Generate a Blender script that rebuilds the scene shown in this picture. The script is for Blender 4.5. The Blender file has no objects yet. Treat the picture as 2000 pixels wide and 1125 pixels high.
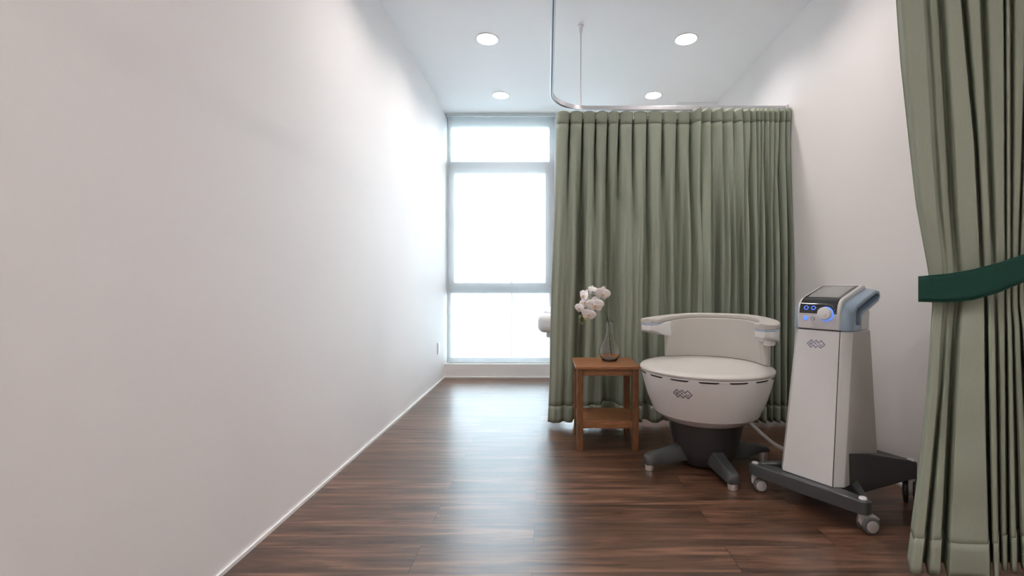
import bpy, bmesh, math, random
from mathutils import Vector, Matrix
from math import sin, cos, pi, radians, sqrt, atan2, exp
random.seed(7)
S = bpy.context.scene
COL = S.collection

# ------------------------------------------------------------------ camera, world, exposure
F = 900.0                       # focal length in pixels of the 2000 px wide frame
VPX, VPY = 1069.0, 560.0        # vanishing point
cam_d = bpy.data.cameras.new('camera'); cam = bpy.data.objects.new('camera', cam_d); COL.objects.link(cam)
cam_d.sensor_width = 36; cam_d.lens = F / 2000 * 36
cam_d.shift_x = -(VPX - 1000) / 2000; cam_d.shift_y = -(562.5 - VPY) / 2000
cam_d.clip_start = 0.05; cam_d.clip_end = 500
cam.location = (0, 0, 1.0); cam.rotation_euler = (pi / 2, 0, 0)
S.camera = cam

S.view_settings.view_transform = 'Standard'; S.view_settings.look = 'None'
S.view_settings.gamma = 1; S.view_settings.use_curve_mapping = False
S.view_settings.exposure = 0.14
S.cycles.use_denoising = True
S.cycles.max_bounces = 24; S.cycles.transmission_bounces = 20; S.cycles.diffuse_bounces = 8; S.cycles.transparent_max_bounces = 16
S.cycles.sample_clamp_indirect = 8; S.cycles.caustics_refractive = True; S.cycles.caustics_reflective = False

SKY = 14.5
LAMP = 192.0
w = bpy.data.worlds.new('world'); S.world = w; w.use_nodes = True
bg = w.node_tree.nodes['Background']; bg.inputs[0].default_value = (0.78, 0.90, 1.0, 1); bg.inputs[1].default_value = SKY
pl = bpy.data.lights.new('window_portal', 'AREA'); pl.shape = 'RECTANGLE'; pl.size = 2.9; pl.size_y = 2.8; pl.cycles.is_portal = True
po = bpy.data.objects.new('window_portal', pl); COL.objects.link(po); po.location = (0.32, 5.42, 1.53); po.rotation_euler = (-pi / 2, 0, 0)

# ------------------------------------------------------------------ materials
def mat(name, col, rough=0.5, metal=0.0, noise=0.0, nscale=20, bump=0.0, bscale=60, coat=0.0, spec=0.5, emit=None, estr=0, stretch=(1, 1, 1), trans=0):
    m = bpy.data.materials.new(name); m.use_nodes = True
    N = m.node_tree.nodes; L = m.node_tree.links; b = N['Principled BSDF']
    c = (*col, 1)
    b.inputs['Base Color'].default_value = c; b.inputs['Roughness'].default_value = rough
    b.inputs['Metallic'].default_value = metal; b.inputs['Coat Weight'].default_value = coat
    b.inputs['Specular IOR Level'].default_value = spec
    if trans: b.inputs['Transmission Weight'].default_value = trans
    tc = N.new('ShaderNodeTexCoord'); mp = N.new('ShaderNodeMapping'); mp.inputs['Scale'].default_value = stretch
    L.new(tc.outputs['Object'], mp.inputs['Vector'])
    nz = N.new('ShaderNodeTexNoise'); nz.inputs['Scale'].default_value = nscale; nz.inputs['Detail'].default_value = 5
    L.new(mp.outputs[0], nz.inputs['Vector'])
    mx = N.new('ShaderNodeMix'); mx.data_type = 'RGBA'
    k = max(noise, 0.01)
    mx.inputs['A'].default_value = (*[x * (1 - k) for x in col], 1); mx.inputs['B'].default_value = (*[min(1, x * (1 + k)) for x in col], 1)
    L.new(nz.outputs['Fac'], mx.inputs['Factor']); L.new(mx.outputs['Result'], b.inputs['Base Color'])
    if bump:
        n2 = N.new('ShaderNodeTexNoise'); n2.inputs['Scale'].default_value = bscale; n2.inputs['Detail'].default_value = 4
        L.new(mp.outputs[0], n2.inputs['Vector'])
        bp = N.new('ShaderNodeBump'); bp.inputs['Strength'].default_value = bump; bp.inputs['Distance'].default_value = 0.002
        L.new(n2.outputs['Fac'], bp.inputs['Height']); L.new(bp.outputs[0], b.inputs['Normal'])
    if emit:
        b.inputs['Emission Color'].default_value = (*emit, 1); b.inputs['Emission Strength'].default_value = estr
    return m

def wood_mat(name, dark, light, rough, axis_stretch, scale=9.0):
    m = bpy.data.materials.new(name); m.use_nodes = True
    N = m.node_tree.nodes; L = m.node_tree.links; b = N['Principled BSDF']
    tc = N.new('ShaderNodeTexCoord'); mp = N.new('ShaderNodeMapping'); mp.inputs['Scale'].default_value = axis_stretch
    L.new(tc.outputs['Object'], mp.inputs['Vector'])
    nz = N.new('ShaderNodeTexNoise'); nz.inputs['Scale'].default_value = scale; nz.inputs['Detail'].default_value = 7; nz.inputs['Distortion'].default_value = 0.6
    L.new(mp.outputs[0], nz.inputs['Vector'])
    cr = N.new('ShaderNodeValToRGB'); cr.color_ramp.elements[0].position = 0.35; cr.color_ramp.elements[1].position = 0.68
    cr.color_ramp.elements[0].color = (*dark, 1); cr.color_ramp.elements[1].color = (*light, 1)
    L.new(nz.outputs['Fac'], cr.inputs['Fac']); L.new(cr.outputs[0], b.inputs['Base Color'])
    b.inputs['Roughness'].default_value = rough
    bp = N.new('ShaderNodeBump'); bp.inputs['Strength'].default_value = 0.08; bp.inputs['Distance'].default_value = 0.001
    L.new(nz.outputs['Fac'], bp.inputs['Height']); L.new(bp.outputs[0], b.inputs['Normal'])
    return m

def floor_mat():
    m = bpy.data.materials.new('plank_floor'); m.use_nodes = True
    N = m.node_tree.nodes; L = m.node_tree.links; b = N['Principled BSDF']
    tc = N.new('ShaderNodeTexCoord')
    def brick(c1, c2, mortar, msz):
        br = N.new('ShaderNodeTexBrick'); br.offset = 0.37; br.offset_frequency = 2; br.squash = 1
        br.inputs['Color1'].default_value = c1; br.inputs['Color2'].default_value = c2; br.inputs['Mortar'].default_value = mortar
        br.inputs['Scale'].default_value = 1; br.inputs['Brick Width'].default_value = 1.17; br.inputs['Row Height'].default_value = 0.167
        br.inputs['Mortar Size'].default_value = msz; br.inputs['Mortar Smooth'].default_value = 0.1; br.inputs['Bias'].default_value = 0
        return br
    mp0 = N.new('ShaderNodeMapping'); mp0.inputs['Location'].default_value = (0.054, 0.058, 0); L.new(tc.outputs['Object'], mp0.inputs['Vector'])
    bid = brick((0, 0, 0, 1), (1, 1, 1, 1), (0.5, 0.5, 0.5, 1), 0.0); L.new(mp0.outputs[0], bid.inputs['Vector'])
    seam = brick((1, 1, 1, 1), (1, 1, 1, 1), (0, 0, 0, 1), 0.0012); L.new(mp0.outputs[0], seam.inputs['Vector'])
    # shift the grain per plank
    sc = N.new('ShaderNodeVectorMath'); sc.operation = 'SCALE'; sc.inputs['Scale'].default_value = 13.7; L.new(bid.outputs['Color'], sc.inputs[0])
    ad = N.new('ShaderNodeVectorMath'); ad.operation = 'ADD'; L.new(tc.outputs['Object'], ad.inputs[0]); L.new(sc.outputs[0], ad.inputs[1])
    mp = N.new('ShaderNodeMapping'); mp.inputs['Scale'].default_value = (1.0, 13, 1); L.new(ad.outputs[0], mp.inputs['Vector'])
    g1 = N.new('ShaderNodeTexNoise'); g1.inputs['Scale'].default_value = 1.6; g1.inputs['Detail'].default_value = 8; g1.inputs['Roughness'].default_value = 0.62; g1.inputs['Distortion'].default_value = 0.9
    L.new(mp.outputs[0], g1.inputs['Vector'])
    mp2 = N.new('ShaderNodeMapping'); mp2.inputs['Scale'].default_value = (3.0, 90, 1); L.new(ad.outputs[0], mp2.inputs['Vector'])
    g2 = N.new('ShaderNodeTexNoise'); g2.inputs['Scale'].default_value = 1.5; g2.inputs['Detail'].default_value = 4; L.new(mp2.outputs[0], g2.inputs['Vector'])
    cr = N.new('ShaderNodeValToRGB'); e = cr.color_ramp.elements
    e[0].position = 0.34; e[0].color = (0.042, 0.023, 0.015, 1); e[1].position = 0.69; e[1].color = (0.235, 0.128, 0.078, 1)
    x = e.new(0.5); x.color = (0.112, 0.057, 0.034, 1)
    L.new(g1.outputs['Fac'], cr.inputs['Fac'])
    m1 = N.new('ShaderNodeMix'); m1.data_type = 'RGBA'; m1.blend_type = 'MULTIPLY'; m1.inputs['Factor'].default_value = 0.45
    cr2 = N.new('ShaderNodeValToRGB'); cr2.color_ramp.elements[0].position = 0.3; cr2.color_ramp.elements[0].color = (0.45, 0.42, 0.4, 1); cr2.color_ramp.elements[1].position = 0.6; cr2.color_ramp.elements[1].color = (1.15, 1.12, 1.1, 1)
    L.new(g2.outputs['Fac'], cr2.inputs['Fac']); L.new(cr.outputs[0], m1.inputs['A']); L.new(cr2.outputs[0], m1.inputs['B'])
    m2 = N.new('ShaderNodeMix'); m2.data_type = 'RGBA'; m2.blend_type = 'MULTIPLY'; m2.inputs['Factor'].default_value = 1
    mr = N.new('ShaderNodeMapRange'); mr.inputs['To Min'].default_value = 0.84; mr.inputs['To Max'].default_value = 1.16; L.new(bid.outputs['Color'], mr.inputs['Value'])
    L.new(m1.outputs['Result'], m2.inputs['A']); L.new(mr.outputs[0], m2.inputs['B'])
    m3 = N.new('ShaderNodeMix'); m3.data_type = 'RGBA'; m3.blend_type = 'MULTIPLY'; m3.inputs['Factor'].default_value = 0.85
    L.new(m2.outputs['Result'], m3.inputs['A']); L.new(seam.outputs['Color'], m3.inputs['B'])
    L.new(m3.outputs['Result'], b.inputs['Base Color'])
    rr = N.new('ShaderNodeMapRange'); rr.inputs['To Min'].default_value = 0.24; rr.inputs['To Max'].default_value = 0.36
    L.new(g2.outputs['Fac'], rr.inputs['Value']); L.new(rr.outputs[0], b.inputs['Roughness']); b.inputs['Specular IOR Level'].default_value = 0.78
    bp = N.new('ShaderNodeBump'); bp.inputs['Strength'].default_value = 0.25; bp.inputs['Distance'].default_value = 0.0006
    mm = N.new('ShaderNodeMath'); mm.operation = 'MULTIPLY'; L.new(g2.outputs['Fac'], mm.inputs[0]); L.new(seam.outputs['Color'], mm.inputs[1])
    L.new(mm.outputs[0], bp.inputs['Height']); L.new(bp.outputs[0], b.inputs['Normal'])
    return m

def blind_mat():
    m = bpy.data.materials.new('sheer_blind_fabric'); m.use_nodes = True
    N = m.node_tree.nodes; L = m.node_tree.links
    for n in list(N): N.remove(n)
    out = N.new('ShaderNodeOutputMaterial')
    tr = N.new('ShaderNodeBsdfTransparent'); tr.inputs[0].default_value = (0.97, 0.98, 1, 1)
    tl = N.new('ShaderNodeBsdfTranslucent'); tl.inputs[0].default_value = (0.57, 0.555, 0.54, 1)
    df = N.new('ShaderNodeBsdfDiffuse'); df.inputs[0].default_value = (0.5, 0.51, 0.52, 1)
    a = N.new('ShaderNodeMixShader'); a.inputs[0].default_value = 0.45; L.new(tl.outputs[0], a.inputs[1]); L.new(df.outputs[0], a.inputs[2])
    c = N.new('ShaderNodeMixShader'); L.new(tr.outputs[0], c.inputs[1]); L.new(a.outputs[0], c.inputs[2])
    tc = N.new('ShaderNodeTexCoord'); nz = N.new('ShaderNodeTexNoise'); nz.inputs['Scale'].default_value = 400; L.new(tc.outputs['Object'], nz.inputs['Vector'])
    mr = N.new('ShaderNodeMapRange'); mr.inputs['To Min'].default_value = 0.36; mr.inputs['To Max'].default_value = 0.44; L.new(nz.outputs['Fac'], mr.inputs['Value']); L.new(mr.outputs[0], c.inputs[0])
    L.new(c.outputs[0], out.inputs[0])
    return m

def glass_mat(name, tint=(1, 1, 1), rough=0.0, ior=1.45):
    m = bpy.data.materials.new(name); m.use_nodes = True
    N = m.node_tree.nodes; L = m.node_tree.links
    b = N['Principled BSDF']; b.inputs['Base Color'].default_value = (*tint, 1); b.inputs['Transmission Weight'].default_value = 1
    b.inputs['Roughness'].default_value = rough; b.inputs['IOR'].default_value = ior
    return m

def pane_mat():
    m = bpy.data.materials.new('window_glass'); m.use_nodes = True
    N = m.node_tree.nodes; L = m.node_tree.links
    for n in list(N): N.remove(n)
    out = N.new('ShaderNodeOutputMaterial'); tr = N.new('ShaderNodeBsdfTransparent'); tr.inputs[0].default_value = (0.93, 0.97, 0.96, 1)
    gl = N.new('ShaderNodeBsdfGlossy'); gl.inputs['Roughness'].default_value = 0.01
    fr = N.new('ShaderNodeFresnel'); mx = N.new('ShaderNodeMixShader')
    L.new(fr.outputs[0], mx.inputs[0]); L.new(tr.outputs[0], mx.inputs[1]); L.new(gl.outputs[0], mx.inputs[2]); L.new(mx.outputs[0], out.inputs[0])
    return m

def fabric_mat(name, col, translucent=0.12):
    m = mat(name, col, rough=0.8, noise=0.07, nscale=220, bump=0.35, bscale=500, spec=0.25, stretch=(1, 1, 0.18))
    N = m.node_tree.nodes; L = m.node_tree.links; b = N['Principled BSDF']
    out = [n for n in N if n.type == 'OUTPUT_MATERIAL'][0]
    tl = N.new('ShaderNodeBsdfTranslucent'); tl.inputs[0].default_value = (*col, 1)
    mx = N.new('ShaderNodeMixShader'); mx.inputs[0].default_value = translucent
    L.new(b.outputs[0], mx.inputs[1]); L.new(tl.outputs[0], mx.inputs[2]); L.new(mx.outputs[0], out.inputs[0])
    return m

M = dict(
    wall=mat('painted_wall', (0.86, 0.842, 0.842), 0.65, noise=0.015, nscale=3, bump=0.12, bscale=90),
    wallwin=mat('white_sill_paint', (0.84, 0.83, 0.82), 0.5, noise=0.01),
    ceil=mat('sky_tinted_ceiling_paint', (0.91, 0.918, 0.93), 0.8, noise=0.01, bump=0.05),  # slight blue of the window light is mixed into this colour
    trim=mat('white_trim', (0.86, 0.86, 0.85), 0.4),
    frame=mat('white_window_frame', (0.80, 0.82, 0.84), 0.4),
    cassette=mat('grey_blind_cassette', (0.62, 0.68, 0.70), 0.4),
    dark_wire=mat('blind_guide', (0.25, 0.32, 0.34), 0.4),
    floor=floor_mat(), blind=blind_mat(), pane=pane_mat(),
    alu=mat('aluminium', (0.66, 0.66, 0.70), 0.32, metal=0.55, noise=0.02),
    alu_dark=mat('track_slot', (0.10, 0.11, 0.13), 0.5),
    rod=mat('white_rod', (0.82, 0.82, 0.84), 0.35),
    green=fabric_mat('sage_fabric', (0.335, 0.38, 0.305), 0.03),
    green2=fabric_mat('sage_header_fabric', (0.30, 0.338, 0.268), 0.02),
    tie=fabric_mat('dark_green_fabric', (0.008, 0.052, 0.038), 0.0),
    hook=mat('steel_hook', (0.8, 0.8, 0.8), 0.25, metal=0.8),
    wood=wood_mat('warm_wood', (0.20, 0.082, 0.032), (0.36, 0.165, 0.072), 0.42, (1.5, 14, 14)),
    woodv=wood_mat('warm_wood_upright', (0.13, 0.055, 0.022), (0.25, 0.11, 0.045), 0.42, (14, 14, 1.5)),
    glass=glass_mat('clear_glass'),
    bead=mat('clear_bead', (0.80, 0.78, 0.75), 0.08, trans=0.55),
    bead_o=mat('orange_bead', (0.75, 0.38, 0.20), 0.15, coat=0.5),
    petal=mat('white_petal', (0.92, 0.90, 0.91), 0.55, noise=0.03, nscale=60, spec=0.3),
    lip=mat('orchid_lip', (0.72, 0.47, 0.13), 0.5, noise=0.25, nscale=260),
    lip_dark=mat('orchid_lip_throat', (0.28, 0.09, 0.05), 0.5),
    stem=mat('green_stem', (0.035, 0.06, 0.02), 0.5, noise=0.2),
    bud=mat('green_bud', (0.22, 0.27, 0.06), 0.45, noise=0.2, nscale=50),
    bud_y=mat('yellow_bud', (0.42, 0.38, 0.16), 0.45, noise=0.2, nscale=50),
    vinyl=mat('light_grey_vinyl', (0.56, 0.55, 0.52), 0.42, noise=0.015, bump=0.12, bscale=260),
    shell=mat('white_plastic', (0.78, 0.785, 0.79), 0.28, noise=0.005, coat=0.15),
    shell2=mat('machine_white', (0.70, 0.71, 0.715), 0.34, noise=0.005, coat=0.1),
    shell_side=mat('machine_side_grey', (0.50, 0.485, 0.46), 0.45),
    blueband=mat('blue_grey_plastic', (0.30, 0.40, 0.51), 0.35),
    bluestripe=mat('pale_blue_stripe', (0.38, 0.50, 0.68), 0.35),
    dgrey=mat('dark_grey_plastic', (0.034, 0.033, 0.034), 0.36, noise=0.02, coat=0.1),
    mgrey=mat('slate_grey_plastic', (0.062, 0.068, 0.072), 0.28, noise=0.02, coat=0.3),
    black=mat('black_glass', (0.012, 0.012, 0.014), 0.08, coat=0.5),
    screen=mat('screen_glass', (0.22, 0.23, 0.23), 0.09, coat=1.0),  # lifted base grey stands in for the reflection on the display
    slot=mat('dark_slot', (0.01, 0.008, 0.008), 0.6),
    rubber=mat('grey_rubber', (0.13, 0.13, 0.13), 0.5),
    rubber_b=mat('black_rubber', (0.015, 0.015, 0.016), 0.5),
    hub=mat('castor_hub', (0.52, 0.51, 0.51), 0.4),
    chrome=mat('brushed_steel_foot', (0.72, 0.69, 0.68), 0.28, metal=0.75),
    logo=mat('logo_ink', (0.23, 0.27, 0.37), 0.5),
    logo_d=mat('logo_ink_dark', (0.19, 0.185, 0.22), 0.5),
    blue_on=mat('blue_light', (0.05, 0.1, 0.6), 0.4, emit=(0.06, 0.17, 1.0), estr=1.5),
    blue_soft=mat('soft_blue_light', (0.1, 0.2, 0.6), 0.4, emit=(0.10, 0.25, 1.0), estr=0.9),
    white_on=mat('white_marks', (0.8, 0.8, 0.85), 0.4),
    grey_print=mat('grey_print', (0.35, 0.36, 0.38), 0.5),
    hose=mat('white_hose', (0.62, 0.60, 0.58), 0.45),
    linen=mat('white_linen', (0.82, 0.83, 0.86), 0.8, noise=0.02, bump=0.2),
    lamp=mat('lamp_diffuser', (1, 1, 1), 0.4, emit=(1.0, 0.90, 0.85), estr=LAMP),
    lamp_ring=mat('lamp_ring', (0.85, 0.85, 0.85), 0.4),
    concrete=mat('pale_facade', (0.72, 0.74, 0.76), 0.8, noise=0.04, nscale=0.4),
    facade_win=mat('facade_window', (0.45, 0.5, 0.55), 0.3),
    ground=mat('outside_ground', (0.74, 0.75, 0.76), 0.9, noise=0.05, nscale=0.1),
)

# ------------------------------------------------------------------ helpers
def finish(name, bm, m, parent=None, bevel=0, seg=2, ang=40, smooth=True, recalc=True, solid=0, subsurf=0):
    if recalc: bmesh.ops.recalc_face_normals(bm, faces=bm.faces)
    me = bpy.data.meshes.new(name); bm.to_mesh(me); bm.free()
    ms = m if isinstance(m, (list, tuple)) else [m]
    for q in ms: me.materials.append(M[q] if isinstance(q, str) else q)
    if smooth:
        for p in me.polygons: p.use_smooth = True
        me.set_sharp_from_angle(angle=radians(ang))
    o = bpy.data.objects.new(name, me); COL.objects.link(o)
    if parent: o.parent = parent
    if subsurf:
        s = o.modifiers.new('sub', 'SUBSURF'); s.levels = subsurf; s.render_levels = subsurf
    if solid:
        s = o.modifiers.new('solid', 'SOLIDIFY'); s.thickness = solid; s.offset = 0
    if bevel:
        b = o.modifiers.new('bevel', 'BEVEL'); b.width = bevel; b.segments = seg; b.limit_method = 'ANGLE'; b.angle_limit = radians(35); b.harden_normals = False
    return o

def empty(name, loc=(0, 0, 0), rz=0):
    o = bpy.data.objects.new(name, None); COL.objects.link(o); o.location = loc; o.rotation_euler = (0, 0, rz); o.empty_display_size = 0.1
    return o
def tag(o, label=None, cat=None, group=None, kind=None):
    if label: o['label'] = label
    if cat: o['category'] = cat
    if group: o['group'] = group
    if kind: o['kind'] = kind
    return o
def struct(o): o['kind'] = 'structure'; return o

def add_box(bm, x0, x1, y0, y1, z0, z1, mi=0):
    v = [bm.verts.new(p) for p in ((x0, y0, z0), (x1, y0, z0), (x1, y1, z0), (x0, y1, z0), (x0, y0, z1), (x1, y0, z1), (x1, y1, z1), (x0, y1, z1))]
    for f in ((0, 3, 2, 1), (4, 5, 6, 7), (0, 1, 5, 4), (1, 2, 6, 5), (2, 3, 7, 6), (3, 0, 4, 7)):
        bm.faces.new([v[i] for i in f]).material_index = mi
    return v
def box(name, x0, x1, y0, y1, z0, z1, m, parent=None, bevel=0, seg=2):
    bm = bmesh.new(); add_box(bm, x0, x1, y0, y1, z0, z1); return finish(name, bm, m, parent, bevel, seg)
def loft(bm, rings, closed=True, cap=True, mi=0, loop=False):
    R = [[bm.verts.new(p) for p in r] for r in rings]
    n = len(R[0]); k = len(R)
    for i in range(k if loop else k - 1):
        a = R[i]; b = R[(i + 1) % k]
        for j in range(n if closed else n - 1):
            bm.faces.new((a[j], a[(j + 1) % n], b[(j + 1) % n], b[j])).material_index = mi
    if cap and not loop and closed:
        bm.faces.new(list(reversed(R[0]))).material_index = mi; bm.faces.new(R[-1]).material_index = mi
    return R
def add_lathe(bm, prof, n=48, c=(0, 0, 0), mi=0, cap=True, M4=None):
    rings = []
    for r, z in prof:
        ring = [Vector((r * cos(2 * pi * i / n), r * sin(2 * pi * i / n), z)) for i in range(n)]
        if M4 is not None: ring = [M4 @ p for p in ring]
        rings.append([p + Vector(c) for p in ring])
    loft(bm, rings, True, cap, mi)
def lathe(name, prof, m, parent=None, n=48, c=(0, 0, 0), cap=True, M4=None, **kw):
    bm = bmesh.new(); add_lathe(bm, prof, n, c, 0, cap, M4); return finish(name, bm, m, parent, **kw)
def add_tube(bm, pts, rad, n=10, mi=0, cap=True, loop=False):
    pts = [Vector(p) for p in pts]; k = len(pts); rings = []; up = None
    for i, p in enumerate(pts):
        if loop: t = (pts[(i + 1) % k] - pts[i - 1]).normalized()
        else: t = (pts[min(i + 1, k - 1)] - pts[max(i - 1, 0)]).normalized()
        if up is None:
            up = Vector((0, 0, 1)) if abs(t.z) < 0.9 else Vector((1, 0, 0))
        a = t.cross(up).normalized(); b = a.cross(t).normalized(); up = b
        r = rad[i] if isinstance(rad, (list, tuple)) else rad
        rings.append([p + a * r * cos(2 * pi * j / n) + b * r * sin(2 * pi * j / n) for j in range(n)])
    loft(bm, rings, True, cap, mi, loop)
def tube(name, pts, rad, m, parent=None, n=10, **kw):
    bm = bmesh.new(); add_tube(bm, pts, rad, n); return finish(name, bm, m, parent, **kw)
def smooth_path(pts, k=8):
    P = [Vector(p) for p in pts]; out = []
    for i in range(len(P) - 1):
        p0 = P[max(i - 1, 0)]; p1 = P[i]; p2 = P[i + 1]; p3 = P[min(i + 2, len(P) - 1)]
        for j in range(k):
            t = j / k
            out.append(0.5 * ((2 * p1) + (p2 - p0) * t + (2 * p0 - 5 * p1 + 4 * p2 - p3) * t * t + (3 * p1 - p0 - 3 * p2 + p3) * t ** 3))
    out.append(P[-1]); return out
def prism_xy(bm, poly, z0, z1, mi=0):
    z0s = z0 if isinstance(z0, (list, tuple)) else [z0] * len(poly); z1s = z1 if isinstance(z1, (list, tuple)) else [z1] * len(poly)
    loft(bm, [[(x, y, z0s[i]) for i, (x, y) in enumerate(poly)], [(x, y, z1s[i]) for i, (x, y) in enumerate(poly)]], mi=mi)
def interp(t, xs, ys):
    if t <= xs[0]: return ys[0] + (ys[1] - ys[0]) * (t - xs[0]) / (xs[1] - xs[0]) if False else ys[0]
    for i in range(len(xs) - 1):
        if t <= xs[i + 1]: return ys[i] + (ys[i + 1] - ys[i]) * (t - xs[i]) / (xs[i + 1] - xs[i])
    return ys[-1]
def sm(t): t = max(0, min(1, t)); return t * t * (3 - 2 * t)

# ------------------------------------------------------------------ room shell
XL, XR, YB, YW, H = -1.13, 1.775, -3.6, 5.06, 2.92
struct(box('floor', XL - .15, XR + .15, YB - .15, YW + .02, -0.12, 0, 'floor'))
CEIL_SPOTS = [(x, y) for y in (3.57, 4.62, 2.50, .3, -.9, -2.0, -3.0) for x in (-.465, 1.075)]
def ceiling():
    # ceiling slab with a round hole for each recessed light
    bm = bmesh.new(); xs = [XL - .15, -1.0, .07, .305, .54, 1.61, XR + .15]
    ys = sorted([YB - .15, 5.40] + [y + d for y in (3.57, 4.62, 2.50, .3, -.9, -2.0, -3.0) for d in (-.2, .2)])
    n = 32; r_ = .0812
    def quad(x0, x1, y0, y1): bm.faces.new([bm.verts.new(p) for p in ((x0, y0, H), (x0, y1, H), (x1, y1, H), (x1, y0, H))])
    cols = [(XL - .15, -.665, None), (-.665, -.265, -.465), (-.265, .875, None), (.875, 1.275, 1.075), (1.275, XR + .15, None)]
    for j in range(len(ys) - 1):
        cy = [y for y in (3.57, 4.62, 2.50, .3, -.9, -2.0, -3.0) if ys[j] < y < ys[j + 1]]
        for x0, x1, cx in cols:
            if cx is None or not cy: quad(x0, x1, ys[j], ys[j + 1]); continue
            inn, out = [], []
            for i in range(n):
                a = 2 * pi * i / n; c_, s_ = cos(a), sin(a); m_ = .2 / max(abs(c_), abs(s_))
                inn.append(bm.verts.new((cx + r_ * c_, cy[0] + r_ * s_, H))); out.append(bm.verts.new((cx + m_ * c_, cy[0] + m_ * s_, H)))
            for i in range(n): bm.faces.new((inn[i], inn[(i + 1) % n], out[(i + 1) % n], out[i]))
    x0, x1, y0, y1 = XL - .15, XR + .15, YB - .15, 5.40
    t_ = [bm.verts.new(p) for p in ((x0, y0, H + .12), (x1, y0, H + .12), (x1, y1, H + .12), (x0, y1, H + .12))]; bm.faces.new(t_)
    b_ = [bm.verts.new(p) for p in ((x0, y0, H), (x1, y0, H), (x1, y1, H), (x0, y1, H))]
    for i in range(4): bm.faces.new((b_[i], b_[(i + 1) % 4], t_[(i + 1) % 4], t_[i]))
    return finish('ceiling', bm, 'ceil', smooth=False, recalc=False)
struct(ceiling())
struct(box('wall_left', XL - .15, XL, YB - .15, 5.40, -.12, H, 'wall'))
struct(box('wall_right', XR, XR + .15, YB - .15, 5.40, -.12, H, 'wall'))
struct(box('wall_back', XL - .15, XR + .15, YB - .15, YB, -.12, H, 'wall'))
struct(box('wall_far', XL, XR, YW, 5.40, -.12, 0.150, 'wallwin'))
box_bm = bmesh.new(); add_box(box_bm, XL, XL + .008, YB, YW, 0, .014); struct(finish('baseboard_left', box_bm, 'trim'))
box_bm = bmesh.new(); add_box(box_bm, XR - .008, XR, YB, YW, 0, .014); struct(finish('baseboard_right', box_bm, 'trim'))
box_bm = bmesh.new(); add_box(box_bm, XL + .008, XR - .008, YW - .008, YW, 0, .012); struct(finish('baseboard_far', box_bm, 'trim'))
struct(box('trim_1', 1.345, XR, 4.80, YW + .1, H - .042, H, 'ceil', bevel=.002))

# windows: frame and panes in their real plane, blinds hang in front of them
def window(name, x0, x1, sx0, sx1):
    bm = bmesh.new(); y0, y1 = 5.25, 5.33
    add_box(bm, x0 - .03, x0, y0, y1, .15, H); add_box(bm, x1, x1 + .085, y0, y1, .15, H)
    add_box(bm, x0, x1, y0, y1, 2.825, H); add_box(bm, x0, x1, y0, y1, 2.295, 2.425)
    add_box(bm, x0, x1, y0, y1, .15, .19)
    add_box(bm, x0, x1, y0 - .01, y1, .925, .965)
    # opening sash
    add_box(bm, x0, sx0, y0 - .02, y1 - .02, .965, 2.295); add_box(bm, sx1, x1, y0 - .02, y1 - .02, .965, 2.295)
    add_box(bm, sx0, sx1, y0 - .02, y1 - .02, .965, 1.045)
    o = struct(finish(name, bm, 'frame', bevel=.003))
    g = bmesh.new(); add_box(g, x0, x1, 5.285, 5.291, .19, 2.825); finish('window_glass', g, 'pane', o)
    hb = bmesh.new(); xm = (sx0 + sx1) / 2; add_box(hb, xm - .02, xm + .02, 5.20, 5.23, .985, 1.015); add_box(hb, xm - .012, xm + .10, 5.19, 5.205, .992, 1.008)
    finish('window_latch', hb, 'frame', o, bevel=.003)
window('window_1', -1.10, .022, -1.06, -.022)
window('window_2', .137, .80, .20, .74)  # unseen bay behind the curtain, put in and sized for its light
struct(box('wall_far_panel', .885, XR, YW, 5.40, .15, H, 'wallwin'))

def blind(x0, x1, label):
    e = empty('roller_blind', ((x0 + x1) / 2, 5.12, H)); tag(e, label, 'blind', 'roller blinds')
    hx = (x1 - x0) / 2
    b = bmesh.new(); add_box(b, -hx, hx, -.03, .035, -.036, 0); finish('cassette', b, 'cassette', e, bevel=.004)
    b = bmesh.new(); add_box(b, -hx + .012, hx - .004, 0, .001, -2.755, -.03); finish('blind_fabric', b, 'blind', e)
    b = bmesh.new(); add_box(b, -hx + .010, hx - .002, -.008, .010, -2.768, -2.752); finish('bottom_bar', b, 'cassette', e, bevel=.003)
    b = bmesh.new(); add_tube(b, [(-hx + .003, 0, -2.768), (-hx + .003, 0, -.03)], .0022, 6); finish('guide_wire', b, 'dark_wire', e)
blind(-1.112, .085, 'sheer white roller blind pulled down over the tall window by the left wall')
blind(.105, .87, 'sheer white roller blind over the unseen window bay added for light behind the green curtain')

# outside, seen faintly through the blind
struct(box('ground', -120, 120, 8, 260, -21, -20, 'ground'))
def building(x0, x1, y0, y1, z1, label):
    e = empty('distant_building', ((x0 + x1) / 2, (y0 + y1) / 2, -20)); tag(e, label, 'building')
    hx = (x1 - x0) / 2; hy = (y1 - y0) / 2
    b = bmesh.new(); add_box(b, -hx, hx, -hy, hy, 0, z1 + 20); add_box(b, -hx * .3, hx * .1, -hy * .4, hy * .4, z1 + 20, z1 + 21.5); finish('facade', b, 'concrete', e)
    nx = max(3, int(hx * 2 / 4)); k = 0
    for i in range(nx):
        for j in range(3):
            cx = -hx + (i + .5) * 2 * hx / nx; cz = z1 + 20 - 2.2 - j * 3.4
            b = bmesh.new(); add_box(b, cx - .8, cx + .8, -hy - .05, -hy + .1, cz - .8, cz + .8); finish('window', b, 'facade_win', e)
building(-24, -16.5, 100, 112, 6.5, 'pale hazy block of the skyline at the left edge of the window')
building(-16, -7.5, 88, 100, 9.5, 'tallest pale block of the hazy skyline seen through the blind')
building(-7, 1.5, 95, 108, 4.5, 'low pale block of the hazy skyline at the right of the window')

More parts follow.
